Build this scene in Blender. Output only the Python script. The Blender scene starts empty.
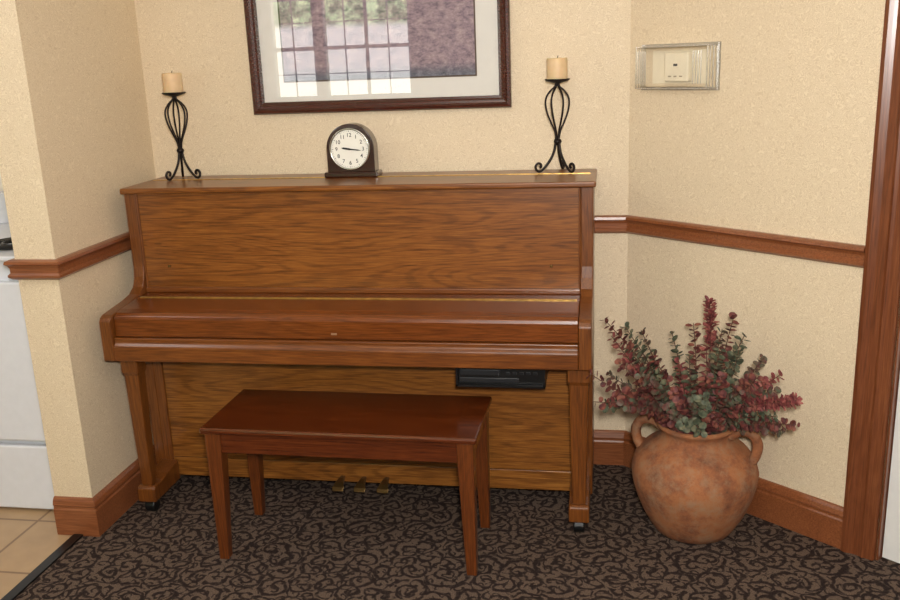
import bpy, bmesh, math, random
from mathutils import Vector, Matrix
random.seed(4)
COL=bpy.context.scene.collection
# ------------------------------------------------------------------ materials
def newmat(name):
    m=bpy.data.materials.new(name); m.use_nodes=True
    nt=m.node_tree; b=nt.nodes['Principled BSDF']
    return m,nt,b
def lin(c):
    return tuple([(x/255/12.92 if x/255<=0.04045 else ((x/255+0.055)/1.055)**2.4) for x in c])+(1,)
def N(nt,t,**k):
    n=nt.nodes.new(t)
    for a,v in k.items():
        if a in n.inputs: n.inputs[a].default_value=v
        else: setattr(n,a,v)
    return n
def ramp(nt,stops,interp='LINEAR'):
    r=nt.nodes.new('ShaderNodeValToRGB'); r.color_ramp.interpolation=interp
    e=r.color_ramp.elements
    while len(e)<len(stops): e.new(0.5)
    for i,(p,c) in enumerate(stops):
        e[i].position=p; e[i].color=c if len(c)==4 else lin(c)
    return r
def math_(nt,op,a=None,b=None,c=None):
    n=nt.nodes.new('ShaderNodeMath'); n.operation=op
    for i,x in enumerate((a,b,c)):
        if x is None: continue
        if isinstance(x,(int,float)): n.inputs[i].default_value=x
        else: nt.links.new(x,n.inputs[i])
    return n.outputs[0]
def mixc(nt,mode,fac,a,b):
    n=nt.nodes.new('ShaderNodeMix'); n.data_type='RGBA'; n.blend_type=mode
    if isinstance(fac,(int,float)): n.inputs[0].default_value=fac
    else: nt.links.new(fac,n.inputs[0])
    for i,x in ((6,a),(7,b)):
        if isinstance(x,tuple): n.inputs[i].default_value=x
        else: nt.links.new(x,n.inputs[i])
    return n.outputs[2]
def wood(name,dark,mid,light,axis=0,rough=0.35,grain=1.0,cathedral=0.5,coat=0.3,rings_k=170.0,pore=0.5):
    m,nt,b=newmat(name); L=nt.links
    tc=N(nt,'ShaderNodeTexCoord')
    mp=N(nt,'ShaderNodeMapping'); sc=[8*grain]*3; sc[axis]=0.8*grain; mp.inputs['Scale'].default_value=sc
    L.new(tc.outputs['Object'],mp.inputs[0])
    n1=N(nt,'ShaderNodeTexNoise',Scale=1.0,Detail=1.5,Roughness=0.4,Distortion=0.35); L.new(mp.outputs[0],n1.inputs['Vector'])
    rings=math_(nt,'SINE',math_(nt,'MULTIPLY',n1.outputs['Fac'],rings_k))
    rings=math_(nt,'MULTIPLY_ADD',rings,0.5,0.5)
    mp2=N(nt,'ShaderNodeMapping'); sc=[300*grain]*3; sc[axis]=11*grain; mp2.inputs['Scale'].default_value=sc
    L.new(tc.outputs['Object'],mp2.inputs[0])
    n2=N(nt,'ShaderNodeTexNoise',Scale=1.0,Detail=4.0,Roughness=0.65); L.new(mp2.outputs[0],n2.inputs['Vector'])
    base=ramp(nt,[(0.32,dark),(0.5,mid),(0.66,light)])
    mp3=N(nt,'ShaderNodeMapping'); sc=[6]*3; sc[axis]=0.8; mp3.inputs['Scale'].default_value=sc
    L.new(tc.outputs['Object'],mp3.inputs[0])
    n3=N(nt,'ShaderNodeTexNoise',Scale=1.0,Detail=3.0); L.new(mp3.outputs[0],n3.inputs['Vector'])
    f=math_(nt,'ADD',math_(nt,'MULTIPLY',n2.outputs['Fac'],0.75),math_(nt,'MULTIPLY',n3.outputs['Fac'],0.25))
    L.new(f,base.inputs[0])
    rp=math_(nt,'ADD',rings,math_(nt,'MULTIPLY',math_(nt,'SUBTRACT',n2.outputs['Fac'],0.5),pore*2.4))
    dk=ramp(nt,[(0.05,(0.42,0.36,0.30,1)),(0.42,(1,1,1,1))]); L.new(rp,dk.inputs[0])
    col=mixc(nt,'MULTIPLY',cathedral,base.outputs[0],dk.outputs[0])
    L.new(col,b.inputs['Base Color'])
    b.inputs['Roughness'].default_value=rough
    b.inputs['Coat Weight'].default_value=coat; b.inputs['Coat Roughness'].default_value=0.18
    bp=N(nt,'ShaderNodeBump',Strength=0.06,Distance=0.002); L.new(n2.outputs['Fac'],bp.inputs['Height']); L.new(bp.outputs[0],b.inputs['Normal'])
    return m
def plain(name,c,rough=0.5,metal=0.0,var=0.06,scale=30,bump=0.0,**k):
    m,nt,b=newmat(name); L=nt.links
    tc=N(nt,'ShaderNodeTexCoord')
    n=N(nt,'ShaderNodeTexNoise',Scale=float(scale),Detail=3.0); L.new(tc.outputs['Object'],n.inputs['Vector'])
    c=lin(c); a=tuple(x*(1-var*2) for x in c[:3])+(1,); d=tuple(min(1,x*(1+var*2)) for x in c[:3])+(1,)
    r=ramp(nt,[(0.3,a),(0.7,d)]); L.new(n.outputs['Fac'],r.inputs[0]); L.new(r.outputs[0],b.inputs['Base Color'])
    b.inputs['Roughness'].default_value=rough; b.inputs['Metallic'].default_value=metal
    for kk,v in k.items(): b.inputs[kk.replace('_',' ')].default_value=v
    if bump:
        bp=N(nt,'ShaderNodeBump',Strength=bump,Distance=0.003); L.new(n.outputs['Fac'],bp.inputs['Height']); L.new(bp.outputs[0],b.inputs['Normal'])
    return m
def wallpaper():
    m,nt,b=newmat('cream_wallpaper'); L=nt.links
    tc=N(nt,'ShaderNodeTexCoord')
    n0=N(nt,'ShaderNodeTexNoise',Scale=46.0,Detail=0.0,Distortion=1.3); L.new(tc.outputs['Object'],n0.inputs['Vector'])
    s=math_(nt,'SINE',math_(nt,'MULTIPLY',n0.outputs['Fac'],55.0))
    n1=N(nt,'ShaderNodeTexNoise',Scale=320.0,Detail=1.0); L.new(tc.outputs['Object'],n1.inputs['Vector'])
    f=math_(nt,'ADD',math_(nt,'MULTIPLY',s,0.34),n1.outputs['Fac'])
    r=ramp(nt,[(0.15,(213,193,162)),(0.85,(233,216,187))]); L.new(f,r.inputs[0]); L.new(r.outputs[0],b.inputs['Base Color'])
    b.inputs['Roughness'].default_value=0.55
    bp=N(nt,'ShaderNodeBump',Strength=0.28,Distance=0.0015); L.new(f,bp.inputs['Height']); L.new(bp.outputs[0],b.inputs['Normal'])
    return m
def carpet():
    m,nt,b=newmat('scroll_carpet'); L=nt.links
    tc=N(nt,'ShaderNodeTexCoord')
    nd=N(nt,'ShaderNodeTexNoise',Scale=18.0,Detail=1.5); L.new(tc.outputs['Object'],nd.inputs['Vector'])
    def vm(op,a,b=None,sc=None):
        n=nt.nodes.new('ShaderNodeVectorMath'); n.operation=op
        L.new(a,n.inputs[0])
        if b is not None:
            if isinstance(b,tuple): n.inputs[1].default_value=b
            else: L.new(b,n.inputs[1])
        if sc is not None: n.inputs['Scale'].default_value=sc
        return n.outputs[0]
    off=vm('SCALE',vm('SUBTRACT',nd.outputs['Color'],(.5,.5,.5)),sc=0.042)
    P_=vm('ADD',tc.outputs['Object'],off)
    masks=[]
    for scl,shift,fr in ((12.0,(0,0,0),16.0),(21.0,(3.1,1.7,0),12.0)):
        v=N(nt,'ShaderNodeTexVoronoi',voronoi_dimensions='2D'); v.inputs['Scale'].default_value=scl; v.inputs['Randomness'].default_value=.8
        q=vm('ADD',P_,shift); L.new(q,v.inputs['Vector'])
        dl=vm('SUBTRACT',q,v.outputs['Position']); sp=nt.nodes.new('ShaderNodeSeparateXYZ'); L.new(dl,sp.inputs[0])
        sc_=nt.nodes.new('ShaderNodeSeparateColor'); L.new(v.outputs['Color'],sc_.inputs[0])
        sg=math_(nt,'SUBTRACT',math_(nt,'MULTIPLY',math_(nt,'GREATER_THAN',sc_.outputs[0],.5),2.0),1.0)
        an=math_(nt,'MULTIPLY',math_(nt,'ARCTAN2',sp.outputs[1],sp.outputs[0]),sg)
        ph=math_(nt,'ADD',math_(nt,'MULTIPLY_ADD',v.outputs['Distance'],fr,an),math_(nt,'MULTIPLY',sc_.outputs[1],6.3))
        masks.append(math_(nt,'SINE',ph))
    s=math_(nt,'MAXIMUM',masks[0],math_(nt,'SUBTRACT',masks[1],0.2))
    n2=N(nt,'ShaderNodeTexNoise',Scale=300.0,Detail=2.0); L.new(tc.outputs['Object'],n2.inputs['Vector'])
    n3=N(nt,'ShaderNodeTexNoise',Scale=60.0,Detail=2.0); L.new(tc.outputs['Object'],n3.inputs['Vector'])
    s=math_(nt,'ADD',math_(nt,'MULTIPLY_ADD',s,0.5,0.5),math_(nt,'MULTIPLY',math_(nt,'SUBTRACT',n3.outputs['Fac'],.5),1.1))
    r=ramp(nt,[(0.58,(101,85,74)),(0.80,(56,46,42)),(1.0,(44,35,33))])
    L.new(s,r.inputs[0])
    g=ramp(nt,[(0.3,(0.5,0.5,0.5,1)),(0.7,(1.4,1.4,1.4,1))]); L.new(n2.outputs['Fac'],g.inputs[0])
    L.new(mixc(nt,'MULTIPLY',1.0,r.outputs[0],g.outputs[0]),b.inputs['Base Color'])
    b.inputs['Roughness'].default_value=0.95; b.inputs['Specular IOR Level'].default_value=0.1
    bp=N(nt,'ShaderNodeBump',Strength=0.6,Distance=0.004); L.new(n2.outputs['Fac'],bp.inputs['Height']); L.new(bp.outputs[0],b.inputs['Normal'])
    return m
def tile():
    m,nt,b=newmat('beige_floor_tile'); L=nt.links
    tc=N(nt,'ShaderNodeTexCoord')
    br=N(nt,'ShaderNodeTexBrick',Scale=1.0); br.offset=0.0
    br.inputs['Brick Width'].default_value=0.3; br.inputs['Row Height'].default_value=0.3; br.inputs['Mortar Size'].default_value=0.005
    br.inputs['Color1'].default_value=lin((188,158,122)); br.inputs['Color2'].default_value=lin((180,150,114)); br.inputs['Mortar'].default_value=lin((134,106,78))
    L.new(tc.outputs['Object'],br.inputs['Vector'])
    n=N(nt,'ShaderNodeTexNoise',Scale=12.0,Detail=4.0); L.new(tc.outputs['Object'],n.inputs['Vector'])
    g=ramp(nt,[(0.3,(0.85,0.85,0.85,1)),(0.7,(1,1,1,1))]); L.new(n.outputs['Fac'],g.inputs[0])
    L.new(mixc(nt,'MULTIPLY',1.0,br.outputs['Color'],g.outputs[0]),b.inputs['Base Color']); b.inputs['Roughness'].default_value=0.35
    return m
def terracotta():
    m,nt,b=newmat('weathered_terracotta'); L=nt.links
    tc=N(nt,'ShaderNodeTexCoord')
    n=N(nt,'ShaderNodeTexNoise',Scale=9.0,Detail=8.0,Roughness=0.72); L.new(tc.outputs['Object'],n.inputs['Vector'])
    r=ramp(nt,[(0.34,(100,62,42)),(0.45,(134,82,52)),(0.55,(158,100,62)),(0.66,(156,112,78))]); L.new(n.outputs['Fac'],r.inputs[0])
    n2=N(nt,'ShaderNodeTexNoise',Scale=22.0,Detail=6.0,Roughness=0.75); L.new(tc.outputs['Object'],n2.inputs['Vector'])
    k=ramp(nt,[(0.47,(0,0,0,1)),(0.66,(0.6,0.6,0.6,1))]); L.new(n2.outputs['Fac'],k.inputs[0])
    L.new(mixc(nt,'MIX',k.outputs[0],r.outputs[0],lin((148,122,96))),b.inputs['Base Color'])
    b.inputs['Roughness'].default_value=0.85
    bp=N(nt,'ShaderNodeBump',Strength=0.6,Distance=0.006); L.new(n2.outputs['Fac'],bp.inputs['Height']); L.new(bp.outputs[0],b.inputs['Normal'])
    return m
def art():
    m,nt,b=newmat('mauve_landscape_print'); L=nt.links
    tc=N(nt,'ShaderNodeTexCoord')
    mp=N(nt,'ShaderNodeMapping'); mp.inputs['Scale'].default_value=(30,30,50); L.new(tc.outputs['Object'],mp.inputs[0])
    n=N(nt,'ShaderNodeTexNoise',Scale=1.0,Detail=8.0,Roughness=0.85); L.new(mp.outputs[0],n.inputs['Vector'])
    sep=N(nt,'ShaderNodeSeparateXYZ'); L.new(tc.outputs['Object'],sep.inputs[0])
    r=ramp(nt,[(0.38,(102,90,102)),(0.46,(142,124,136)),(0.54,(168,146,152)),(0.64,(194,176,174))]); L.new(n.outputs['Fac'],r.inputs[0])
    r2=ramp(nt,[(0.38,(72,76,90)),(0.5,(102,104,118)),(0.62,(136,138,148))]); L.new(n.outputs['Fac'],r2.inputs[0])
    zz=ramp(nt,[(0.115,(1,1,1,1)),(0.15,(0,0,0,1))]); L.new(sep.outputs['Z'],zz.inputs[0])
    L.new(mixc(nt,'MIX',zz.outputs[0],r.outputs[0],r2.outputs[0]),b.inputs['Base Color']); b.inputs['Roughness'].default_value=0.7
    return m
def leafmat(name,a,b_,c):
    m,nt,b=newmat(name); L=nt.links
    tc=N(nt,'ShaderNodeTexCoord')
    n=N(nt,'ShaderNodeTexNoise',Scale=45.0,Detail=2.0); L.new(tc.outputs['Object'],n.inputs['Vector'])
    r=ramp(nt,[(0.34,a),(0.5,b_),(0.64,c)]); L.new(n.outputs['Fac'],r.inputs[0]); L.new(r.outputs[0],b.inputs['Base Color'])
    b.inputs['Roughness'].default_value=0.65
    return m
M_PH=wood('piano_oak_horizontal',(84,44,13),(124,71,23),(148,92,36),0,cathedral=0.45)
M_PL=wood('piano_oak_lower',(92,52,17),(134,82,31),(160,106,48),0,cathedral=0.5,rings_k=130.0,pore=.7)
M_PV=wood('piano_oak_vertical',(76,38,11),(108,59,19),(130,76,30),2,cathedral=0.28)
M_PR=wood('piano_oak_rail',(78,38,11),(110,59,19),(134,78,30),0,cathedral=0.3)
M_PK=wood('piano_gloss_lid',(76,34,9),(106,53,15),(128,68,24),0,rough=0.27,cathedral=0.28,coat=0.45)
M_BE=wood('bench_mahogany',(62,25,8),(87,38,13),(106,50,19),0,rough=0.24,cathedral=0.22,coat=0.5)
M_BEV=wood('bench_leg_wood',(70,32,12),(96,48,18),(116,62,26),2,rough=0.3,cathedral=0.25)
M_TRX=wood('trim_cherry',(104,56,30),(134,78,46),(152,94,58),0,rough=0.3,cathedral=0.15)
M_TRV=wood('casing_cherry',(92,48,26),(118,66,38),(136,82,50),2,rough=0.3,cathedral=0.15)
M_FR=wood('frame_dark_cherry',(48,18,12),(66,26,16),(84,38,24),0,rough=0.25,cathedral=0.15,coat=0.6)
M_CK=wood('clock_dark_walnut',(34,14,10),(46,20,14),(60,28,18),0,rough=0.2,cathedral=0.1,coat=0.7)
M_WALL=wallpaper(); M_CARPET=carpet(); M_TILE=tile(); M_POT=terracotta(); M_ART=art()
M_CEIL=plain('ceiling_paint',(238,232,218),0.9,var=0.01)
M_BRASS=plain('hinge_brass',(204,164,92),0.28,0.75,var=.15,scale=55)
M_DBRASS=plain('aged_brass',(116,90,52),0.35,0.8)
M_IRON=plain('wrought_iron',(34,26,24),0.45,0.6)
M_BLACK=plain('black_plastic',(10,10,12),0.35)
M_DGREY=plain('dark_grey_plastic',(30,32,36),0.35)
M_RUB=plain('black_rubber',(14,14,14),0.4)
M_WAX=plain('cream_wax',(222,192,150),0.5,var=0.04,Subsurface_Weight=0.2)
M_WICK=plain('charred_wick',(40,30,24),0.9)
M_WHITE=plain('white_enamel',(222,225,232),0.25,var=0.01)
M_WPAINT=plain('white_paint',(228,228,226),0.5,var=0.01)
M_MAT=plain('cream_mat_board',(232,229,222),0.9,var=0.01)
M_DIAL=plain('clock_dial_paper',(236,234,224),0.6,var=0.01)
M_STEEL=plain('polished_steel',(190,190,186),0.2,0.95)
M_SLOT=plain('shadowed_slot',(160,146,120),0.7)
M_INK=plain('black_ink',(14,14,14),0.6)
M_IVORY=plain('ivory_plastic',(238,228,204),0.35,var=0.02)
M_STEM=plain('dry_stem',(92,62,46),0.7)
M_L1=leafmat('burgundy_leaf',(70,32,34),(106,52,48),(132,80,64))
M_L2=leafmat('grey_green_leaf',(54,60,46),(80,88,68),(112,110,86))
M_L3=leafmat('mixed_leaf',(94,46,44),(90,74,60),(78,86,66))
M_L4=leafmat('rose_plume_leaf',(102,42,46),(138,70,68),(160,98,86))
def clearish(name,col,k0,rough,blend=.12,diff=0.0):
    m=bpy.data.materials.new(name); m.use_nodes=True; nt=m.node_tree; nt.nodes.clear()
    o=N(nt,'ShaderNodeOutputMaterial'); t=N(nt,'ShaderNodeBsdfTransparent',Color=col); g=N(nt,'ShaderNodeBsdfGlossy',Roughness=rough)
    lw=N(nt,'ShaderNodeLayerWeight',Blend=blend); mx=N(nt,'ShaderNodeMixShader')
    k=math_(nt,'MULTIPLY_ADD',lw.outputs['Fresnel'],1.0,k0)
    base=t.outputs[0]
    if diff:
        df=N(nt,'ShaderNodeBsdfDiffuse',Color=(.93,.90,.82,1)); m2=N(nt,'ShaderNodeMixShader'); m2.inputs[0].default_value=diff
        nt.links.new(t.outputs[0],m2.inputs[1]); nt.links.new(df.outputs[0],m2.inputs[2]); base=m2.outputs[0]
    nt.links.new(k,mx.inputs[0]); nt.links.new(base,mx.inputs[1]); nt.links.new(g.outputs[0],mx.inputs[2]); nt.links.new(mx.outputs[0],o.inputs[0])
    return m
M_GLASS=clearish('picture_glass',(1,1,1,1),0.045,0.0)
M_CLEAR=clearish('clear_cover_plastic',(.99,.985,.965,1),0.05,0.10,.12,.05)
M_CLRIB=clearish('clear_rib_plastic',(.97,.96,.93,1),0.12,0.12,.2,.22)
# ------------------------------------------------------------------ builders
def thing(name,loc,label,cat,group=None,rot=0):
    e=bpy.data.objects.new(name,None); e.location=loc; e.rotation_euler=(0,0,rot); e.empty_display_size=0.1
    COL.objects.link(e); e['label']=label; e['category']=cat
    if group: e['group']=group
    return e
def emit(name,bm,mat,parent=None,smooth=False,bevel=0,label=None,kind=None,segs=2,local=False):
    if parent is not None and not local:
        bmesh.ops.translate(bm,verts=bm.verts,vec=-Vector(parent.location))
    bmesh.ops.recalc_face_normals(bm,faces=bm.faces)
    me=bpy.data.meshes.new(name); bm.to_mesh(me); bm.free()
    for p in me.polygons: p.use_smooth=smooth
    for mm in (mat if isinstance(mat,list) else [mat]): me.materials.append(mm)
    o=bpy.data.objects.new(name,me); COL.objects.link(o)
    if parent is not None: o.parent=parent
    if bevel:
        md=o.modifiers.new('bevel','BEVEL'); md.width=bevel; md.segments=segs; md.limit_method='ANGLE'; md.angle_limit=0.6
    if label: o['label']=label
    if kind: o['kind']=kind
    return o
def bbox(bm,x0,x1,y0,y1,z0,z1,mi=0):
    vs=[bm.verts.new(p) for p in ((x0,y0,z0),(x1,y0,z0),(x1,y1,z0),(x0,y1,z0),(x0,y0,z1),(x1,y0,z1),(x1,y1,z1),(x0,y1,z1))]
    for f in ((0,3,2,1),(4,5,6,7),(0,1,5,4),(1,2,6,5),(2,3,7,6),(3,0,4,7)):
        bm.faces.new([vs[i] for i in f]).material_index=mi
    return vs
def box(name,x0,x1,y0,y1,z0,z1,mat,parent=None,bevel=0.003,**k):
    bm=bmesh.new(); bbox(bm,x0,x1,y0,y1,z0,z1); return emit(name,bm,mat,parent,bevel=bevel,**k)
def prism(name,prof,x0,x1,mat,parent=None,bevel=0.002,**k):
    bm=bmesh.new()
    a=[bm.verts.new((x0,y,z)) for y,z in prof]; b=[bm.verts.new((x1,y,z)) for y,z in prof]
    bm.faces.new(a); bm.faces.new(b[::-1]); n=len(prof)
    for i in range(n): bm.faces.new((a[i],b[i],b[(i+1)%n],a[(i+1)%n]))
    return emit(name,bm,mat,parent,bevel=bevel,**k)
def blathe(bm,prof,c,segs=40,mi=0,closed=False):
    rings=[]
    for r,z in prof:
        if r<1e-5: rings.append([bm.verts.new((c[0],c[1],c[2]+z))])
        else: rings.append([bm.verts.new((c[0]+r*math.cos(2*math.pi*i/segs),c[1]+r*math.sin(2*math.pi*i/segs),c[2]+z)) for i in range(segs)])
    for a,b in zip(rings,rings[1:]):
        for i in range(segs):
            j=(i+1)%segs
            if len(a)==1 and len(b)==1: continue
            if len(a)==1: f=(a[0],b[j],b[i])
            elif len(b)==1: f=(a[i],a[j],b[0])
            else: f=(a[i],a[j],b[j],b[i])
            bm.faces.new(f).material_index=mi
def btube(bm,pts,r,segs=8,mi=0):
    pts=[Vector(p) for p in pts]; n=len(pts); rings=[]
    rr=r if isinstance(r,(list,tuple)) else [r]*n
    prev=None
    for i,p in enumerate(pts):
        t=(pts[min(i+1,n-1)]-pts[max(i-1,0)]).normalized()
        if prev is None:
            u=t.orthogonal().normalized()
        else:
            u=(prev-t*prev.dot(t)); u=u.normalized() if u.length>1e-6 else t.orthogonal().normalized()
        prev=u; w=t.cross(u)
        rings.append([bm.verts.new(p+(u*math.cos(2*math.pi*k/segs)+w*math.sin(2*math.pi*k/segs))*rr[i]) for k in range(segs)])
    for a,b in zip(rings,rings[1:]):
        for k in range(segs):
            bm.faces.new((a[k],a[(k+1)%segs],b[(k+1)%segs],b[k])).material_index=mi
    bm.faces.new(rings[0][::-1]).material_index=mi; bm.faces.new(rings[-1]).material_index=mi
def smoothpts(P,k=6):
    P=[Vector(p) for p in P]; out=[]
    Q=[P[0]*2-P[1]]+P+[P[-1]*2-P[-2]]
    for i in range(1,len(Q)-2):
        for s in range(k):
            t=s/k; a,b,c,d=Q[i-1],Q[i],Q[i+1],Q[i+2]
            out.append(0.5*((2*b)+(c-a)*t+(2*a-5*b+4*c-d)*t*t+(3*b-a-3*c+d)*t**3))
    out.append(P[-1]); return out
def sweep(name,path,prof,mat,kind='structure'):
    bm=bmesh.new(); n=len(path); rings=[]
    P=[Vector((p[0],p[1])) for p in path]
    for i in range(n):
        ns=[]
        if i>0: d=(P[i]-P[i-1]).normalized(); ns.append(Vector((d.y,-d.x)))
        if i<n-1: d=(P[i+1]-P[i]).normalized(); ns.append(Vector((d.y,-d.x)))
        if len(ns)==2:
            m=(ns[0]+ns[1]).normalized(); m=m/ m.dot(ns[0])
        else: m=ns[0]
        rings.append([bm.verts.new((P[i].x+m.x*o,P[i].y+m.y*o,z)) for o,z in prof])
    k=len(prof)
    for a,b in zip(rings,rings[1:]):
        for j in range(k): bm.faces.new((a[j],b[j],b[(j+1)%k],a[(j+1)%k]))
    bm.faces.new(rings[0]); bm.faces.new(rings[-1][::-1])
    return emit(name,bm,mat,kind=kind)
S='structure'
# ------------------------------------------------------------------ room
CX,CY=1.6215,0.0
E=Vector((0.7706,-0.6374)); NI=Vector((-0.6374,-0.7706))
def rw(s,o=0.0): return (CX+E.x*s+NI.x*o, CY+E.y*s+NI.y*o)
XL=-0.047; YL=-0.663; XW=-0.178; HT=2.45
def slab(name,pts,z0,z1,mat):
    bm=bmesh.new(); a=[bm.verts.new((x,y,z0)) for x,y in pts]; b=[bm.verts.new((x,y,z1)) for x,y in pts]; n=len(pts)
    bm.faces.new(a[::-1]); bm.faces.new(b)
    for i in range(n): bm.faces.new((a[i],a[(i+1)%n],b[(i+1)%n],b[i]))
    return emit(name,bm,mat,kind=S)
slab('wall_back',[(XL,0),(CX,0),(CX+0.1,0.12),(XL,0.12)],0,HT,M_WALL)
slab('wall_left',[(XW,YL),(XL,YL),(XL,0.12),(XW,0.12)],0,HT,M_WALL)
SD=0.90
slab('wall_right',[rw(0),rw(SD),rw(SD,-0.12),(CX+0.1,0.12)],0,HT,M_WALL)
slab('wall_right_beyond',[rw(SD+0.85),rw(SD+1.6),rw(SD+1.6,-0.12),rw(SD+0.85,-0.12)],0,HT,M_WALL)
ex=rw(SD+1.6)
slab('wall_side',[ex,(ex[0],-5.0),(ex[0]+0.1,-5.0),(ex[0]+0.1,ex[1])],0,HT,M_WALL)
slab('wall_kitchen',[(-2.2,0.12),(XL,0.12),(XL,0.24),(-2.2,0.24)],0,HT,M_CEIL)
slab('wall_kitchen_side',[(-2.3,-5),(-2.2,-5),(-2.2,0.24),(-2.3,0.24)],0,HT,M_CEIL)
slab('ceiling',[(-2.3,-5.1),(4.2,-5.1),(4.2,1.0),(-2.3,1.0)],HT,HT+0.1,M_CEIL)
slab('floor',[(-0.115,-5.1),(4.2,-5.1),(4.2,1.0),(-0.085,1.0)],-0.05,0,M_CARPET)
slab('floor_tile',[(-2.3,-5.1),(-0.135,-5.1),(-0.105,1.0),(-2.3,1.0)],-0.05,-0.001,M_TILE)
slab('trim_5',[(-0.150,-5.1),(-0.118,-5.1),(-0.088,YL-0.0),(-0.120,YL-0.0)],-0.01,0.006,M_BLACK)
wy0,wy1=-5.1,-5.0
WZ0,WZ1=1.12,1.98
wins=[(-1.40,-1.00),(-0.92,-0.14)]
bm=bmesh.new()
bbox(bm,-2.3,wins[0][0],wy0,wy1,0,HT); bbox(bm,wins[1][1],4.2,wy0,wy1,0,HT); bbox(bm,wins[0][1],wins[1][0],wy0,wy1,WZ0,WZ1)
bbox(bm,wins[0][0],wins[1][1],wy0,wy1,0,WZ0); bbox(bm,wins[0][0],wins[1][1],wy0,wy1,WZ1,HT)
emit('wall_front',bm,M_WALL,kind=S)
for i,(a,b) in enumerate(wins):
    c,d=WZ0,WZ1
    bm=bmesh.new(); y0,y1=wy1-0.03,wy1+0.012
    bbox(bm,a,a+0.015,y0,y1,c,d); bbox(bm,b-0.015,b,y0,y1,c,d); bbox(bm,a,b,y0,y1,c,c+0.02); bbox(bm,a,b,y0,y1,d-0.02,d); bbox(bm,a,b,y0,y1,(c+d)/2-0.016,(c+d)/2+0.016)
    nn=2 if i==0 else 4
    for k in range(1,nn):
        xm=a+(b-a)*k/nn; w_=0.004 if (i==0 or k!=2) else 0.014; bbox(bm,xm-w_,xm+w_,y1-0.022,y1,c,d)
    for zm in (c+0.21,d-0.21): bbox(bm,a,b,y1-0.022,y1,zm-0.004,zm+0.004)
    emit('window_%d'%(i+1),bm,M_WPAINT,kind=S)
rz=0.9012
rail=[(0,rz),(0.012,rz),(0.022,rz-0.004),(0.024,rz-0.012),(0.017,rz-0.018),(0.013,rz-0.026),(0.013,rz-0.040),(0.019,rz-0.046),(0.019,rz-0.052),(0.010,rz-0.060),(0,rz-0.062)]
base=[(0,0),(0.016,0),(0.016,0.088),(0.013,0.093),(0.013,0.100),(0.016,0.104),(0.012,0.118),(0.006,0.126),(0,0.128)]
lp=[(XW,YL+0.35),(XW,YL),(XL,YL),(XL,0)]
rp=[(XL,0),(CX,0),rw(0.802)]
sweep('trim_1',lp,rail,M_TRX); sweep('trim_2',rp,rail,M_TRX)
sweep('baseboard_left',lp[1:],base,M_TRX); sweep('baseboard_right',rp,base,M_TRX)
def vertical_casing(name,prof,z0,z1,mat):
    bm=bmesh.new(); a=[];b=[]
    for s,o in prof:
        x,y=rw(s,o); a.append(bm.verts.new((x,y,z0))); b.append(bm.verts.new((x,y,z1)))
    n=len(prof); bm.faces.new(a); bm.faces.new(b[::-1])
    for i in range(n): bm.faces.new((a[i],b[i],b[(i+1)%n],a[(i+1)%n]))
    return emit(name,bm,mat,kind=S)
cs=0.804
vertical_casing('trim_3',[(cs,0),(cs,0.020),(cs+0.012,0.024),(cs+0.022,0.020),(cs+0.030,0.016),(cs+0.052,0.014),(cs+0.060,0.018),(cs+0.068,0.014),(cs+0.082,0.012),(cs+0.088,0.012),(cs+0.091,0.008),(cs+0.092,0.0),(cs+0.100,0.0),(cs+0.100,-0.12),(cs+0.096,-0.12),(cs+0.096,0)],0,2.15,M_TRV)
cs2=SD+0.85-0.01
vertical_casing('trim_4',[(cs2,-0.12),(cs2,0.012),(cs2+0.1,0.02),(cs2+0.1,0),(cs2+0.015,0),(cs2+0.015,-0.12)],0,2.15,M_TRV)
vertical_casing('door_1',[(cs+0.103,-0.06),(cs+0.103,-0.02),(cs2-0.005,-0.02),(cs2-0.005,-0.06)],0.005,2.08,M_WPAINT)
vertical_casing('wall_over_door',[(SD,0),(cs2+0.02,0),(cs2+0.02,-0.12),(SD,-0.12)],2.10,HT,M_WALL)
# ------------------------------------------------------------------ piano
P=thing('upright_piano',(0.76,-0.2,0),'medium-brown oak upright piano with closed key lid against cream wall','piano')
H=1.061
side=[(-.03,0.05),(-.03,H-.018),(-.3233,H-.018),(-.3233,.80),(-.328,.765),(-.345,.735),(-.375,.718),(-.42,.710),(-.545,.698),(-.560,.692),(-.569,.680),(-.569,.5525),(-.40,.5525),(-.345,.545),(-.345,0.05)]
for x0 in (0.004,1.475): prism('side_panel',side,x0,x0+0.037,M_PV,P,bevel=0.003)
box('lid',0,1.52,-.342,-.03,H-.018,H,M_PH,P,bevel=0.005,segs=3)
box('lid_hinge',0.02,1.50,-.151,-.141,H-.001,H+.0018,M_BRASS,P,bevel=0,label='long brass piano hinge')
box('upper_panel',0.041,1.475,-.318,-.300,.722,H-.018,M_PH,P,bevel=0.002)
for x0 in (.041,1.468): box('panel_stop',x0,x0+.007,-.3233,-.300,.722,H-.018,M_PV,P)
box('upper_panel_molding',0.041,1.475,-.3280,-.300,.712,.730,M_PR,P,bevel=0.004,segs=3)
for x in (0.13,1.385):
    bm=bmesh.new(); blathe(bm,[(0,0.004),(0.004,0.003),(0.005,0),(0.005,-0.01)],(0,0,0),12)
    bmesh.ops.rotate(bm,verts=bm.verts,matrix=Matrix.Rotation(math.pi/2,3,'X')); bmesh.ops.translate(bm,verts=bm.verts,vec=(x,-.320,.80)); emit('panel_knob',bm,M_DBRASS,P,smooth=True)
box('back_frame',0.041,1.475,-.08,-.03,0.06,H-.018,M_PV,P)
box('key_shelf',0.041,1.475,-.385,-.300,.690,.7125,M_PK,P,bevel=0.003)
box('key_lid_hinge',0.055,1.465,-.395,-.386,.7095,.7148,M_BRASS,P,bevel=0,label='long brass piano hinge')
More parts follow.
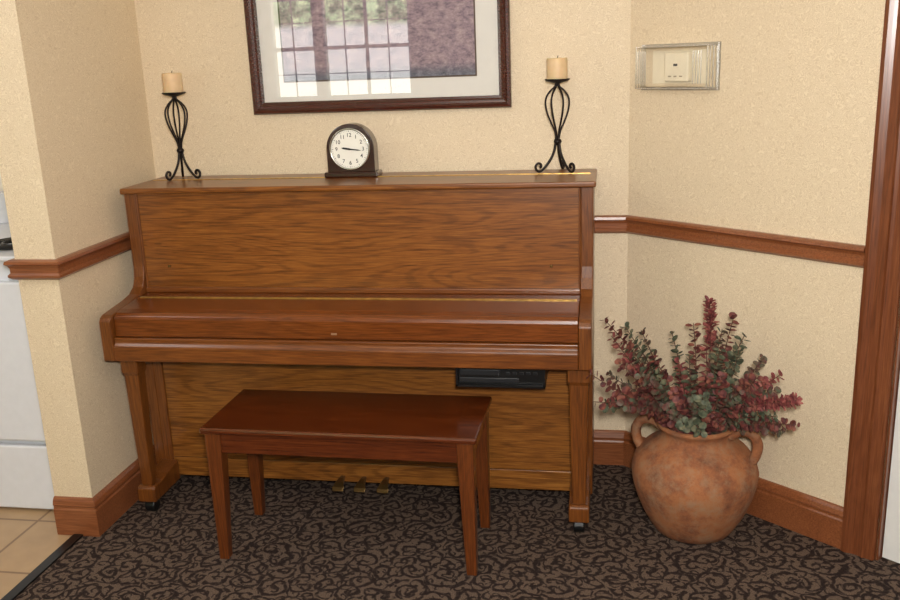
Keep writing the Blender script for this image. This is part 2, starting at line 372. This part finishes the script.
kl=[(-.396,.690),(-.396,.712),(-.50,.7045),(-.530,.700),(-.542,.693),(-.546,.683),(-.548,.628),(-.530,.628),(-.530,.680),(-.50,.690)]
prism('key_lid',kl,.0425,1.4735,M_PK,P,bevel=0.002)
bm=bmesh.new(); bbox(bm,.742,.760,-.5495,-.547,.642,.648); emit('key_lid_lock',bm,plain('worn_lock_plate',(150,112,78),.5),P,bevel=0.001)
ks=[(-.50,.5525),(-.569,.5525),(-.569,.600),(-.560,.612),(-.560,.626),(-.50,.626)]
prism('key_slip',ks,.0415,1.4745,M_PR,P,bevel=0.003)
box('key_bed',.041,1.475,-.51,-.20,.5525,.60,M_PR,P)
box('lower_panel',.050,1.470,-.337,-.320,.125,.5525,M_PL,P,bevel=0.002)
box('bottom_board',.041,1.475,-.338,-.318,.055,.123,M_PL,P,bevel=0.002)
for x0 in (.041,1.445): box('lower_panel_stile',x0,x0+.030,-.345,-.318,.055,.5525,M_PV,P,bevel=0.002)
def leg(xc,k):
    bm=bmesh.new(); secs=[(.545,.033,.030),(.50,.033,.030),(.488,.028,.024),(.10,.021,.018)]
    rings=[]
    for z,hx,hy in secs: rings.append([bm.verts.new((xc+a*hx*k,-.495+b*hy,z)) for a,b in ((-1,-1),(1,-1),(1,1),(-1,1))])
    for a,b in zip(rings,rings[1:]):
        for i in range(4): bm.faces.new((a[i],a[(i+1)%4],b[(i+1)%4],b[i]))
    bm.faces.new(rings[0]); bm.faces.new(rings[-1][::-1])
    emit('leg',bm,M_PV,P,bevel=0.004)
    toe=[(-.525,.045),(-.525,.092),(-.515,.100),(-.46,.100),(-.43,.108),(-.345,.118),(-.345,.045)]
    prism('toe_block',toe,xc-.031,xc+.031,M_PV,P,bevel=0.004)
    bm=bmesh.new()
    bmesh.ops.create_cone(bm,cap_ends=True,segments=24,radius1=.023,radius2=.023,depth=.034,matrix=Matrix.Translation((xc,-.495,.023))@Matrix.Rotation(math.pi/2,4,'Y'))
    bbox(bm,xc-.020,xc+.020,-.509,-.481,.030,.046)
    emit('caster',bm,M_RUB,P,bevel=0.004)
leg(.058,.88); leg(1.474,1)
for xx in (.09,1.43):
    bm=bmesh.new(); bmesh.ops.create_cone(bm,cap_ends=True,segments=20,radius1=.025,radius2=.025,depth=.03,matrix=Matrix.Translation((xx,-.10,.025))@Matrix.Rotation(math.pi/2,4,'Y'))
    bbox(bm,xx-.012,xx+.012,-.115,-.085,.03,.062); emit('caster',bm,M_RUB,P)
for xp in (.678,.752,.830):
    prof=[(-.33,.077),(-.36,.080),(-.385,.076),(-.402,.066),(-.410,.056),(-.403,.051),(-.380,.062),(-.36,.067),(-.33,.066)]
    bm=bmesh.new(); hw=[.007,.008,.013,.021,.018,.018,.013,.008,.007]
    a=[bm.verts.new((xp-w,y,z)) for (y,z),w in zip(prof,hw)]; b=[bm.verts.new((xp+w,y,z)) for (y,z),w in zip(prof,hw)]
    bm.faces.new(a); bm.faces.new(b[::-1]); n=len(prof)
    for i in range(n): bm.faces.new((a[i],b[i],b[(i+1)%n],a[(i+1)%n]))
    emit('pedal',bm,M_DBRASS,P,bevel=0.002)
X=thing('electronic_control_box',(1.240,-.46,.50),'black electronic player unit mounted beneath the piano keybed','electronics')
bm=bmesh.new(); x0,x1=1.114,1.378
bbox(bm,x0,x1,-.36,-.50,.486,.552); bbox(bm,x0,x1,-.545,-.50,.544,.552); bbox(bm,x0,x1,-.545,-.50,.486,.492); bbox(bm,x0,x0+.006,-.545,-.50,.486,.552); bbox(bm,x1-.006,x1,-.545,-.50,.486,.552)
emit('housing',bm,M_BLACK,X)
box('faceplate',x0+.006,x1-.006,-.530,-.50,.492,.544,M_BLACK,X,bevel=.001)
bm=bmesh.new(); bbox(bm,1.126,1.245,-.534,-.529,.520,.536); emit('display',bm,M_DGREY,X,bevel=0.001)
bm=bmesh.new(); bbox(bm,1.124,1.300,-.534,-.529,.498,.511); emit('disc_tray',bm,M_DGREY,X,bevel=0.001)
bm=bmesh.new()
for i in range(5): bbox(bm,1.262+i*.020,1.274+i*.020,-.534,-.529,.523,.530)
emit('button_row',bm,M_DGREY,X)
# ------------------------------------------------------------------ bench
B=thing('piano_bench',(.8046,-.6213,0),'dark reddish mahogany piano bench with four tapered legs','bench',rot=-.0131)
w,d,h=.404,.163,.428
def lbox(name,x0,x1,y0,y1,z0,z1,mat,par,bevel=0.003):
    bm=bmesh.new(); bbox(bm,x0,x1,y0,y1,z0,z1); return emit(name,bm,mat,par,bevel=bevel,local=True)
lbox('seat',-w,w,-d,d,h-.018,h,M_BE,B,.006)
for y in (-d+.018,d-.034): lbox('apron',-w+.03,w-.03,y,y+.016,h-.082,h-.018,M_BE,B)
for x in (-w+.018,w-.034): lbox('apron',x,x+.016,-d+.03,d-.03,h-.082,h-.018,M_BE,B)
for sx in (-1,1):
    for sy in (-1,1):
        bm=bmesh.new(); cx,cy=sx*(w-.034),sy*(d-.034); rings=[]
        for z,hh,sh in ((h-.018,.023,0),(h-.09,.023,0),(0,.0145,.006)):
            rings.append([bm.verts.new((cx+sx*sh+a*hh,cy+sy*sh+b*hh,z)) for a,b in ((-1,-1),(1,-1),(1,1),(-1,1))])
        for a,b in zip(rings,rings[1:]):
            for i in range(4): bm.faces.new((a[i],a[(i+1)%4],b[(i+1)%4],b[i]))
        bm.faces.new(rings[0]); bm.faces.new(rings[-1][::-1])
        emit('leg',bm,M_BEV,B,bevel=0.003,local=True)
# ------------------------------------------------------------------ picture
F=thing('framed_picture',(.798,-.012,1.266),'dark cherry framed landscape print in cream mat hung on wall','picture')
fx0,fx1,fz0,fz1=.353,1.242,1.264,1.90
def frame_ring(name,x0,x1,z0,z1,prof,mat):
    bm=bmesh.new(); rings=[]
    for i,o in prof:
        rings.append([bm.verts.new(p) for p in ((x0+i,-o,z0+i),(x1-i,-o,z0+i),(x1-i,-o,z1-i),(x0+i,-o,z1-i))])
    for a,b in zip(rings,rings[1:]+rings[:1]):
        for k in range(4): bm.faces.new((a[k],a[(k+1)%4],b[(k+1)%4],b[k]))
    return emit(name,bm,mat,F)
frame_ring('frame_moulding',fx0,fx1,fz0,fz1,[(0,.002),(0,.020),(.004,.026),(.012,.028),(.018,.022),(.026,.020),(.032,.016),(.040,.015),(.040,.002)],M_FR)
box('mat_board',fx0+.036,fx1-.036,-.008,-.004,fz0+.036,fz1-.036,M_MAT,F,bevel=0)
box('print',.472,1.125,-.0095,-.008,1.372,1.80,M_ART,F,bevel=0)
frame_ring('mat_bevel',.467,1.130,1.367,1.805,[(0,.0082),(0,.0100),(.004,.0100),(.005,.0082)],plain('mat_inner_line',(96,80,70),0.8))
box('glass',fx0+.039,fx1-.039,-.0135,-.0125,fz0+.039,fz1-.039,M_GLASS,F,bevel=0)
# ------------------------------------------------------------------ clock
cxk,cyk=.724,-.125
K=thing('mantel_clock',(cxk,cyk,H),'small dark wooden arched mantel clock with white dial','clock')
def archprof(hw,z0,zc):
    pts=[(-hw,z0),(-hw,zc)]
    for i in range(1,24): a=math.pi-math.pi*i/24; pts.append((hw*math.cos(a),zc+hw*math.sin(a)))
    pts+=[(hw,zc),(hw,z0)]; return pts
def arch(name,hw,z0,zc,y0,y1,mat,bev=0.003):
    bm=bmesh.new(); pr=archprof(hw,z0,zc)
    a=[bm.verts.new((cxk+x,y0,H+z)) for x,z in pr]; b=[bm.verts.new((cxk+x,y1,H+z)) for x,z in pr]; n=len(pr)
    bm.faces.new(a); bm.faces.new(b[::-1])
    for i in range(n): bm.faces.new((a[i],b[i],b[(i+1)%n],a[(i+1)%n]))
    return emit(name,bm,mat,K,bevel=bev)
arch('case',.080,.016,.093,cyk-.026,cyk+.03,M_CK)
box('plinth',cxk-.091,cxk+.091,cyk-.036,cyk+.034,H,H+.018,M_CK,K,bevel=0.005,segs=3)
zc=H+.092
def disc(bm,r,y0,y1,segs=48):
    bmesh.ops.create_cone(bm,cap_ends=True,segments=segs,radius1=r,radius2=r,depth=abs(y1-y0),matrix=Matrix.Translation((cxk,(y0+y1)/2,zc))@Matrix.Rotation(math.pi/2,4,'X'))
bm=bmesh.new(); blathe(bm,[(.062,0),(.069,0),(.069,.004),(.065,.008),(.062,.004),(.062,0)],(0,0,0),48)
bmesh.ops.rotate(bm,verts=bm.verts,matrix=Matrix.Rotation(math.pi/2,3,'X')); bmesh.ops.translate(bm,verts=bm.verts,vec=(cxk,cyk-.026,zc)); emit('bezel',bm,M_STEEL,K,smooth=True,label='polished metal bezel ring')
bm=bmesh.new(); disc(bm,.063,cyk-.026,cyk-.028); emit('dial',bm,M_DIAL,K,label='white clock dial')
bm=bmesh.new(); yd=cyk-.0285
for i in range(12):
    cu=bpy.data.curves.new('n','FONT'); cu.body=str(i+1); cu.size=.0175; cu.align_x='CENTER'; cu.align_y='CENTER'; cu.extrude=.0003; cu.offset=.0001
    to=bpy.data.objects.new('n',cu); COL.objects.link(to); bpy.context.view_layer.update()
    dg=bpy.context.evaluated_depsgraph_get(); me=bpy.data.meshes.new_from_object(to.evaluated_get(dg))
    a=math.pi/2-(i+1)*math.pi/6
    me.transform(Matrix.Translation((cxk+.045*math.cos(a),yd,zc+.045*math.sin(a)))@Matrix.Rotation(math.pi/2,4,'X'))
    bm.from_mesh(me); bpy.data.objects.remove(to); bpy.data.curves.remove(cu)
for i in range(60):
    a=i*math.pi/30; r0,r1=(.0565,.0595) if i%5 else (.0555,.0600)
    c,s=math.cos(a),math.sin(a); t=.0004 if i%5 else .0009
    vs=[bm.verts.new((cxk+c*r+s*k,yd-.0004,zc+s*r-c*k)) for r,k in ((r0,-t),(r1,-t),(r1,t),(r0,t))]; bm.faces.new(vs)
emit('numerals',bm,M_INK,K,label='black clock numerals 1 to 12')
for nm,a,l,wd in (('hour_hand',math.radians(90-279),.029,.0032),('minute_hand',math.radians(90-97),.040,.0020)):
    bm=bmesh.new(); c,s=math.cos(a),math.sin(a); yy=yd-.002
    pts=[(-.008,-wd*.6),(0,-wd),(l*.7,-wd),(l,0),(l*.7,wd),(0,wd),(-.008,wd*.6)]
    f=[bm.verts.new((cxk+c*p-s*q,yy,zc+s*p+c*q)) for p,q in pts]; g=[bm.verts.new((cxk+c*p-s*q,yy-.0006,zc+s*p+c*q)) for p,q in pts]
    bm.faces.new(f); bm.faces.new(g[::-1])
    for i in range(7): bm.faces.new((f[i],g[i],g[(i+1)%7],f[(i+1)%7]))
    emit(nm,bm,M_INK,K)
# ------------------------------------------------------------------ candle holders
def candle(cx,cy,rot,lab,fs=1.0):
    C=thing('candle_holder',(cx,cy,H),lab,'candle holder','iron candle holders on the piano')
    bm=bmesh.new()
    for i in range(6):
        a=rot+i*math.pi/3; c,s=math.cos(a),math.sin(a)
        pts=[(.004,.282),(.007,.268),(.022,.254),(.034,.236),(.037,.214),(.031,.184),(.020,.156),(.009,.130),(.005,.108),(.005,.085)]
        btube(bm,smoothpts([(cx+c*r,cy+s*r,H+z) for r,z in pts],5),.0030,7)
    emit('wire_cage',bm,M_IRON,C,smooth=True)
    bm=bmesh.new(); blathe(bm,[(0,.088),(.010,.090),(.013,.097),(.010,.104),(0,.106)],(cx,cy,H),16); emit('wire_collar',bm,M_IRON,C,smooth=True)
    for i in range(3):
        a=rot+math.pi+i*2*math.pi/3+.25; c,s=math.cos(a),math.sin(a)
        pts=[(.004,.112),(.007,.087),(.014,.058),(.030,.030),(.046,.011),(.058,.0045),(.067,.010),(.069,.022),(.062,.030),(.054,.028),(.052,.020),(.057,.017)]
        bm=bmesh.new(); btube(bm,smoothpts([(cx+c*r*fs,cy+s*r*fs,H+z) for r,z in pts],5),.0042,8); emit('scroll_foot',bm,M_IRON,C,smooth=True)
    bm=bmesh.new(); blathe(bm,[(0,.276),(.010,.277),(.034,.284),(.040,.289),(.038,.291),(.034,.288),(0,.287)],(cx,cy,H),32); emit('drip_plate',bm,M_IRON,C,smooth=True)
    bm=bmesh.new(); blathe(bm,[(0,.287),(.031,.287),(.0325,.291),(.0325,.350),(.031,.354),(.026,.354),(.019,.349),(0,.348)],(cx,cy,H),36); emit('pillar_candle',bm,M_WAX,C,smooth=True,label='cream pillar candle')
    bm=bmesh.new(); btube(bm,[(cx,cy,H+.347),(cx+.001,cy,H+.356),(cx+.003,cy,H+.361)],.0012,6); emit('wick',bm,M_WICK,C)
candle(.118,-.120,.75,'black wrought-iron candle holder with cream pillar candle near the piano corner',.92)
candle(1.396,-.105,.05,'black wrought-iron candle holder with cream pillar candle near the lid hinge',1.05)
# ------------------------------------------------------------------ wall box
def rwbox(bm,s0,s1,o0,o1,z0,z1,mi=0):
    vs=[]
    for z in (z0,z1):
        for s,o in ((s0,o0),(s1,o0),(s1,o1),(s0,o1)):
            x,y=rw(s,o); vs.append(bm.verts.new((x,y,z)))
    for f in ((0,3,2,1),(4,5,6,7),(0,1,5,4),(1,2,6,5),(2,3,7,6),(3,0,4,7)): bm.faces.new([vs[i] for i in f]).material_index=mi
x,y=rw(.18,0.01)
T=thing('thermostat_guard',(x,y,1.31),'clear plastic guard box over ivory thermostat on papered wall','thermostat')
def rb(name,mat,bev,*a,segs=2):
    bm=bmesh.new(); rwbox(bm,*a); return emit(name,bm,mat,T,bevel=bev,segs=segs)
D=.030
def ringrw(name,prof,s0,s1,z0,z1,mat):
    bm=bmesh.new(); rings=[]
    for i,o in prof:
        ring=[]
        for s,z in ((s0+i,z0+i),(s1-i,z0+i),(s1-i,z1-i),(s0+i,z1-i)):
            x,y=rw(s,o); ring.append(bm.verts.new((x,y,z)))
        rings.append(ring)
    for a,b in zip(rings,rings[1:]+rings[:1]):
        for k in range(4): bm.faces.new((a[k],a[(k+1)%4],b[(k+1)%4],b[k]))
    return emit(name,bm,mat,T)
ringrw('guard_base_ring',[(0,0),(0,.008),(.005,.010),(.010,.008),(.010,0)],.022+D,.300+D,1.306,1.444,M_CLRIB)
rb('back_plate',M_IVORY,.001,.060+D,.262+D,0,.003,1.326,1.424)
bm=bmesh.new(); rings=[]
for i,o in ((0,.004),(.003,.052),(.010,.061)):
    ring=[]
    for s,z in ((.032+D+i,1.314+i),(.290+D-i,1.314+i),(.290+D-i,1.436-i),(.032+D+i,1.436-i)):
        x,y=rw(s,o); ring.append(bm.verts.new((x,y,z)))
    rings.append(ring)
for a,b in zip(rings,rings[1:]):
    for k in range(4): bm.faces.new((a[k],a[(k+1)%4],b[(k+1)%4],b[k]))
bm.faces.new(rings[-1]); emit('clear_cover',bm,M_CLEAR,T)
for i,o in enumerate((.022,.036,.050)):
    ringrw('guard_rib',[(0,o-.002),(0,o+.002),(.003,o+.002),(.003,o-.002)],.030+D+i*.0010,.292+D-i*.0010,1.312,1.438,M_CLRIB)
# vertical ribs moulded along the cover ends
for k in range(4):
    for s in (.048+D+k*.009,.247+D+k*.009):
        rb('guard_rib',M_CLRIB,0,s,s+.003,.0605,.063,1.328,1.422)
rb('thermostat_body',M_IVORY,.005,.125+D,.212+D,.002,.034,1.332,1.418)
for i in range(3): rb('vent_slot',M_SLOT,0,.142+D+i*.020,.152+D+i*.020,.034,.0352,1.346,1.350)
rb('temperature_window',M_DGREY,0,.160+D,.174+D,.034,.0352,1.378,1.385)
# ------------------------------------------------------------------ pot
px,py=1.818,-.432
Q=thing('terracotta_urn',(px,py,0),'weathered terracotta urn with two loop handles standing on carpet','vase')
bm=bmesh.new()
prof=[(0,0),(.104,0),(.114,.006),(.129,.028),(.152,.070),(.171,.118),(.184,.165),(.187,.200),(.178,.236),(.154,.266),(.124,.287),(.104,.302),(.098,.316),(.102,.330),(.114,.339),(.118,.348),(.111,.354),(.100,.348),(.090,.334),(.084,.318),(.084,.302),(.0,.302)]
blathe(bm,prof,(px,py,0),64); emit('urn_body',bm,M_POT,Q,smooth=True)
for sg in (-1,1):
    c,s=sg*math.cos(-.28),sg*math.sin(-.28)
    pts=[(.098,.316),(.120,.333),(.143,.339),(.166,.330),(.179,.306),(.178,.278),(.168,.252),(.158,.244)]
    bm=bmesh.new(); btube(bm,smoothpts([(px+c*r,py+s*r,z) for r,z in pts],6),.0150,12); emit('handle',bm,M_POT,Q,smooth=True)
# ------------------------------------------------------------------ eucalyptus
G=thing('dried_eucalyptus_bouquet',(px,py,.31),'dried burgundy and grey-green eucalyptus branches standing in terracotta urn','dried flowers')
def wall_ok(p,mg=.03):
    if p.y>-mg: return False
    dd=(Vector((p.x-CX,p.y-CY))).dot(NI)
    if dd<mg: return False
    return p.x>1.53 or p.y<-.60
def leaf(bm,p,nrm,dirv,ln,wd):
    nrm=nrm.normalized(); dirv=(dirv-nrm*dirv.dot(nrm)).normalized(); sd=nrm.cross(dirv)
    pts=[(0,0,0),(.25,.42,.04),(.6,.5,.06),(.9,.3,.02),(1,0,-.03),(.9,-.3,.02),(.6,-.5,.06),(.25,-.42,.04)]
    c=bm.verts.new(p+dirv*ln*.55-nrm*ln*.08)
    vs=[bm.verts.new(p+dirv*ln*a+sd*wd*b+nrm*ln*k) for a,b,k in pts]
    for i in range(8): bm.faces.new((c,vs[i],vs[(i+1)%8])).material_index=1
def branch(tip,kind,mat):
    b0=Vector((px+random.uniform(-.03,.03),py+random.uniform(-.03,.03),.305))
    rim=Vector((px,py,.362))+Vector((tip.x-px,tip.y-py,0)).normalized()*min(.078,.3*math.hypot(tip.x-px,tip.y-py)+.02)
    mid=(rim+tip)/2+Vector((random.uniform(-.015,.015),random.uniform(-.02,.02),random.uniform(0,.025)))
    pts=smoothpts([b0,rim,mid,tip],9); n=len(pts)
    bm=bmesh.new(); btube(bm,pts,[.0028*(1-.6*i/n) for i in range(n)],5)
    step=.0120 if kind=='leaf' else .0055
    total=sum((pts[i+1]-pts[i]).length for i in range(n-1)); s=.055; ph=random.random()*6
    if kind=='spike': s=max(s,total-.15)
    while s<total:
        a=0;i=0
        while i<n-2 and a+(pts[i+1]-pts[i]).length<s: a+=(pts[i+1]-pts[i]).length;i+=1
        sl=(pts[i+1]-pts[i]); p=pts[i]+sl*((s-a)/sl.length); t=sl.normalized()
        u=t.orthogonal().normalized(); wv=t.cross(u); fr=s/total
        if kind=='leaf': k=2; ln=.032*(1-.42*fr)*random.uniform(.75,1.25)
        else: k=5; ln=.032*(1-.35*fr)*random.uniform(.8,1.2)
        for q in range(k):
            ang=ph+q*2*math.pi/k+random.uniform(-.3,.3); rd=u*math.cos(ang)+wv*math.sin(ang)
            dr=(rd+t*(.45 if kind=='leaf' else 1.5)).normalized()
            pp=p+rd*.002
            if wall_ok(pp+dr*ln,.008): leaf(bm,pp,(t-rd*.4+Vector([random.uniform(-.6,.6) for _ in range(3)])),dr,ln,ln*(.95 if kind=='leaf' else .5))
        ph+=1.35; s+=step
    emit('eucalyptus_branch',bm,[M_STEM,mat],G,smooth=False)
tips=[(-.31,.56,-.04,'leaf',0),(-.30,.47,-.12,'leaf',0),(-.27,.65,.08,'leaf',0),(-.22,.45,-.16,'leaf',2),(-.20,.55,.05,'leaf',1),(-.25,.60,.02,'leaf',3),
(-.16,.60,.12,'leaf',2),(-.12,.54,-.10,'leaf',1),(-.07,.60,.10,'leaf',1),(-.03,.57,-.05,'leaf',1),(-.01,.63,.06,'leaf',0),(.03,.71,.02,'spike',3),(.06,.65,-.04,'leaf',2),
(.09,.67,-.03,'leaf',0),(.10,.60,-.10,'leaf',1),(.15,.54,-.14,'leaf',0),(.19,.52,-.18,'leaf',2),(.235,.50,-.22,'spike',3),(.20,.56,-.18,'leaf',3),(.235,.45,-.24,'leaf',0),(.19,.46,-.20,'leaf',1),
(.12,.45,-.14,'leaf',0),(-.14,.48,.02,'leaf',1),(-.09,.46,-.14,'leaf',2),(.0,.48,-.14,'leaf',1),(.06,.50,-.12,'leaf',1),(.08,.55,.02,'leaf',1),
(-.04,.52,.02,'leaf',0),(-.16,.43,-.08,'leaf',2),(.15,.42,-.13,'leaf',1),(.06,.40,-.15,'leaf',0),(-.05,.41,-.14,'leaf',1),(.10,.50,-.16,'leaf',2),(-.06,.56,-.04,'leaf',3),(.13,.53,-.10,'leaf',0),
(-.12,.40,-.10,'leaf',0),(.00,.39,-.16,'leaf',1),(.11,.39,-.11,'leaf',2),(-.02,.45,-.10,'leaf',2),(.04,.44,-.08,'leaf',0),(-.10,.43,-.04,'leaf',1),(.08,.44,-.06,'leaf',2),
(-.26,.50,-.02,'leaf',2),(-.23,.57,-.10,'leaf',0),(-.18,.50,-.04,'leaf',0),(-.27,.43,-.10,'leaf',1),(.21,.42,-.20,'leaf',2),(.02,.60,-.02,'leaf',3),(.12,.64,-.06,'leaf',1),(.05,.55,-.16,'leaf',0),
(-.13,.56,-.02,'leaf',0),(-.17,.54,-.12,'leaf',2),(.01,.53,-.12,'leaf',0),(.16,.49,-.10,'leaf',1),(-.08,.50,-.14,'leaf',0),(.05,.61,-.10,'leaf',1),(-.21,.62,.08,'leaf',1),(.17,.60,-.10,'leaf',2)]
mats=[M_L1,M_L2,M_L3,M_L4]
for i,(dx,z,dy,k,mi) in enumerate(tips):
    t=Vector((px+dx,py+dy,z+random.uniform(-.01,.01)))
    g=0
    while not wall_ok(t,.03) and g<60: t.y-=.01; g+=1
    branch(t,k,mats[mi])
# ------------------------------------------------------------------ kitchen range
R_=thing('kitchen_range',(-.58,-.25,0),'white enamel kitchen range with oven door and drawer','stove')
rx0,rx1,ry=-.96,-.20,-.545
box('range_body',rx0,rx1,ry+.03,.10,0.0,.87,M_WHITE,R_,bevel=.004)
box('storage_drawer',rx0+.004,rx1-.004,ry,ry+.03,.01,.24,M_WHITE,R_,bevel=.006)
box('oven_door',rx0+.004,rx1-.004,ry-.004,ry+.03,.26,.80,M_WHITE,R_,bevel=.006)
box('oven_window',rx0+.20,rx1-.30,ry-.006,ry-.002,.42,.66,M_BLACK,R_,bevel=.001)
bm=bmesh.new(); btube(bm,[(rx0+.10,ry-.002,.745),(rx0+.10,ry-.04,.745),(rx1-.24,ry-.04,.745),(rx1-.24,ry-.002,.745)],.010,10); emit('oven_handle',bm,M_WHITE,R_,smooth=True)
box('cooktop',rx0,rx1,ry-.01,.10,.87,.885,M_WHITE,R_,bevel=.004)
for bx_ in (rx0+.2,rx1-.17):
    for by_ in (ry+.17,ry+.45):
        bm=bmesh.new(); pts=[]
        for a in range(73): r=.03+.075*a/72; pts.append((bx_+r*math.cos(a*math.pi/12),by_+r*math.sin(a*math.pi/12),.893))
        btube(bm,pts,.006,6); emit('burner_coil',bm,M_BLACK,R_)
box('back_console',rx0,rx1,.03,.10,.885,1.00,M_WHITE,R_,bevel=.005)
# ------------------------------------------------------------------ lights
def area(name,loc,tgt,size,power,col,sy=None):
    l=bpy.data.lights.new(name,'AREA'); l.energy=power; l.color=col; l.size=size
    if sy: l.shape='RECTANGLE'; l.size_y=sy
    o=bpy.data.objects.new(name,l); o.location=loc
    o.rotation_euler=(Vector(tgt)-Vector(loc)).to_track_quat('-Z','Y').to_euler(); COL.objects.link(o); return o
area('flash_light',(1.60,-3.06,1.56),(1.0,0,.8),.12,54,(1,.96,.91))
area('room_light',(1.3,-2.6,2.40),(1.1,-.9,0),1.4,28,(1,.935,.86))
area('kitchen_light',(-1.0,-1.6,2.40),(-.9,-1.2,0),.8,14,(1,.98,.96))
w_=bpy.data.worlds.new('daylight'); bpy.context.scene.world=w_; w_.use_nodes=True
nt=w_.node_tree; bg=nt.nodes['Background']; bg.inputs[1].default_value=6.0
tc=nt.nodes.new('ShaderNodeTexCoord'); sp=nt.nodes.new('ShaderNodeSeparateXYZ'); nt.links.new(tc.outputs['Generated'],sp.inputs[0])
nz=N(nt,'ShaderNodeTexNoise',Scale=60.0,Detail=5.0,Roughness=.7); nt.links.new(tc.outputs['Generated'],nz.inputs['Vector'])
fol=ramp(nt,[(.44,(.06,.16,.04,1)),(.60,(.75,1,.55,1))]); nt.links.new(nz.outputs['Fac'],fol.inputs[0])
zr=ramp(nt,[(.34,(0,0,0,1)),(.40,(1,1,1,1))])
nt.links.new(math_(nt,'MULTIPLY',sp.outputs['Z'],10.0),zr.inputs[0])
nt.links.new(mixc(nt,'MIX',zr.outputs[0],(1.0,.99,.96,1),fol.outputs[0]),bg.inputs[0])
# ------------------------------------------------------------------ camera
yaw,pitch,roll,f=.1769,-.2628,-.0397,902.0183
cy_,sy_=math.cos(yaw),math.sin(yaw)
fw=Vector((-sy_*math.cos(pitch),cy_*math.cos(pitch),math.sin(pitch))); rt=Vector((cy_,sy_,0)); up=rt.cross(fw)
c,s=math.cos(roll),math.sin(roll); Rr=c*rt+s*up; Uu=-s*rt+c*up
cam=bpy.data.cameras.new('camera'); cam.sensor_width=36; cam.lens=f/900*36; cam.clip_start=.05
co=bpy.data.objects.new('camera',cam); COL.objects.link(co)
m=Matrix((Rr,Uu,-fw)).transposed().to_4x4(); m.translation=Vector((1.5496,-3.0247,1.43)); co.matrix_world=m
bpy.context.scene.camera=co
bpy.context.scene.view_settings.view_transform='Standard'
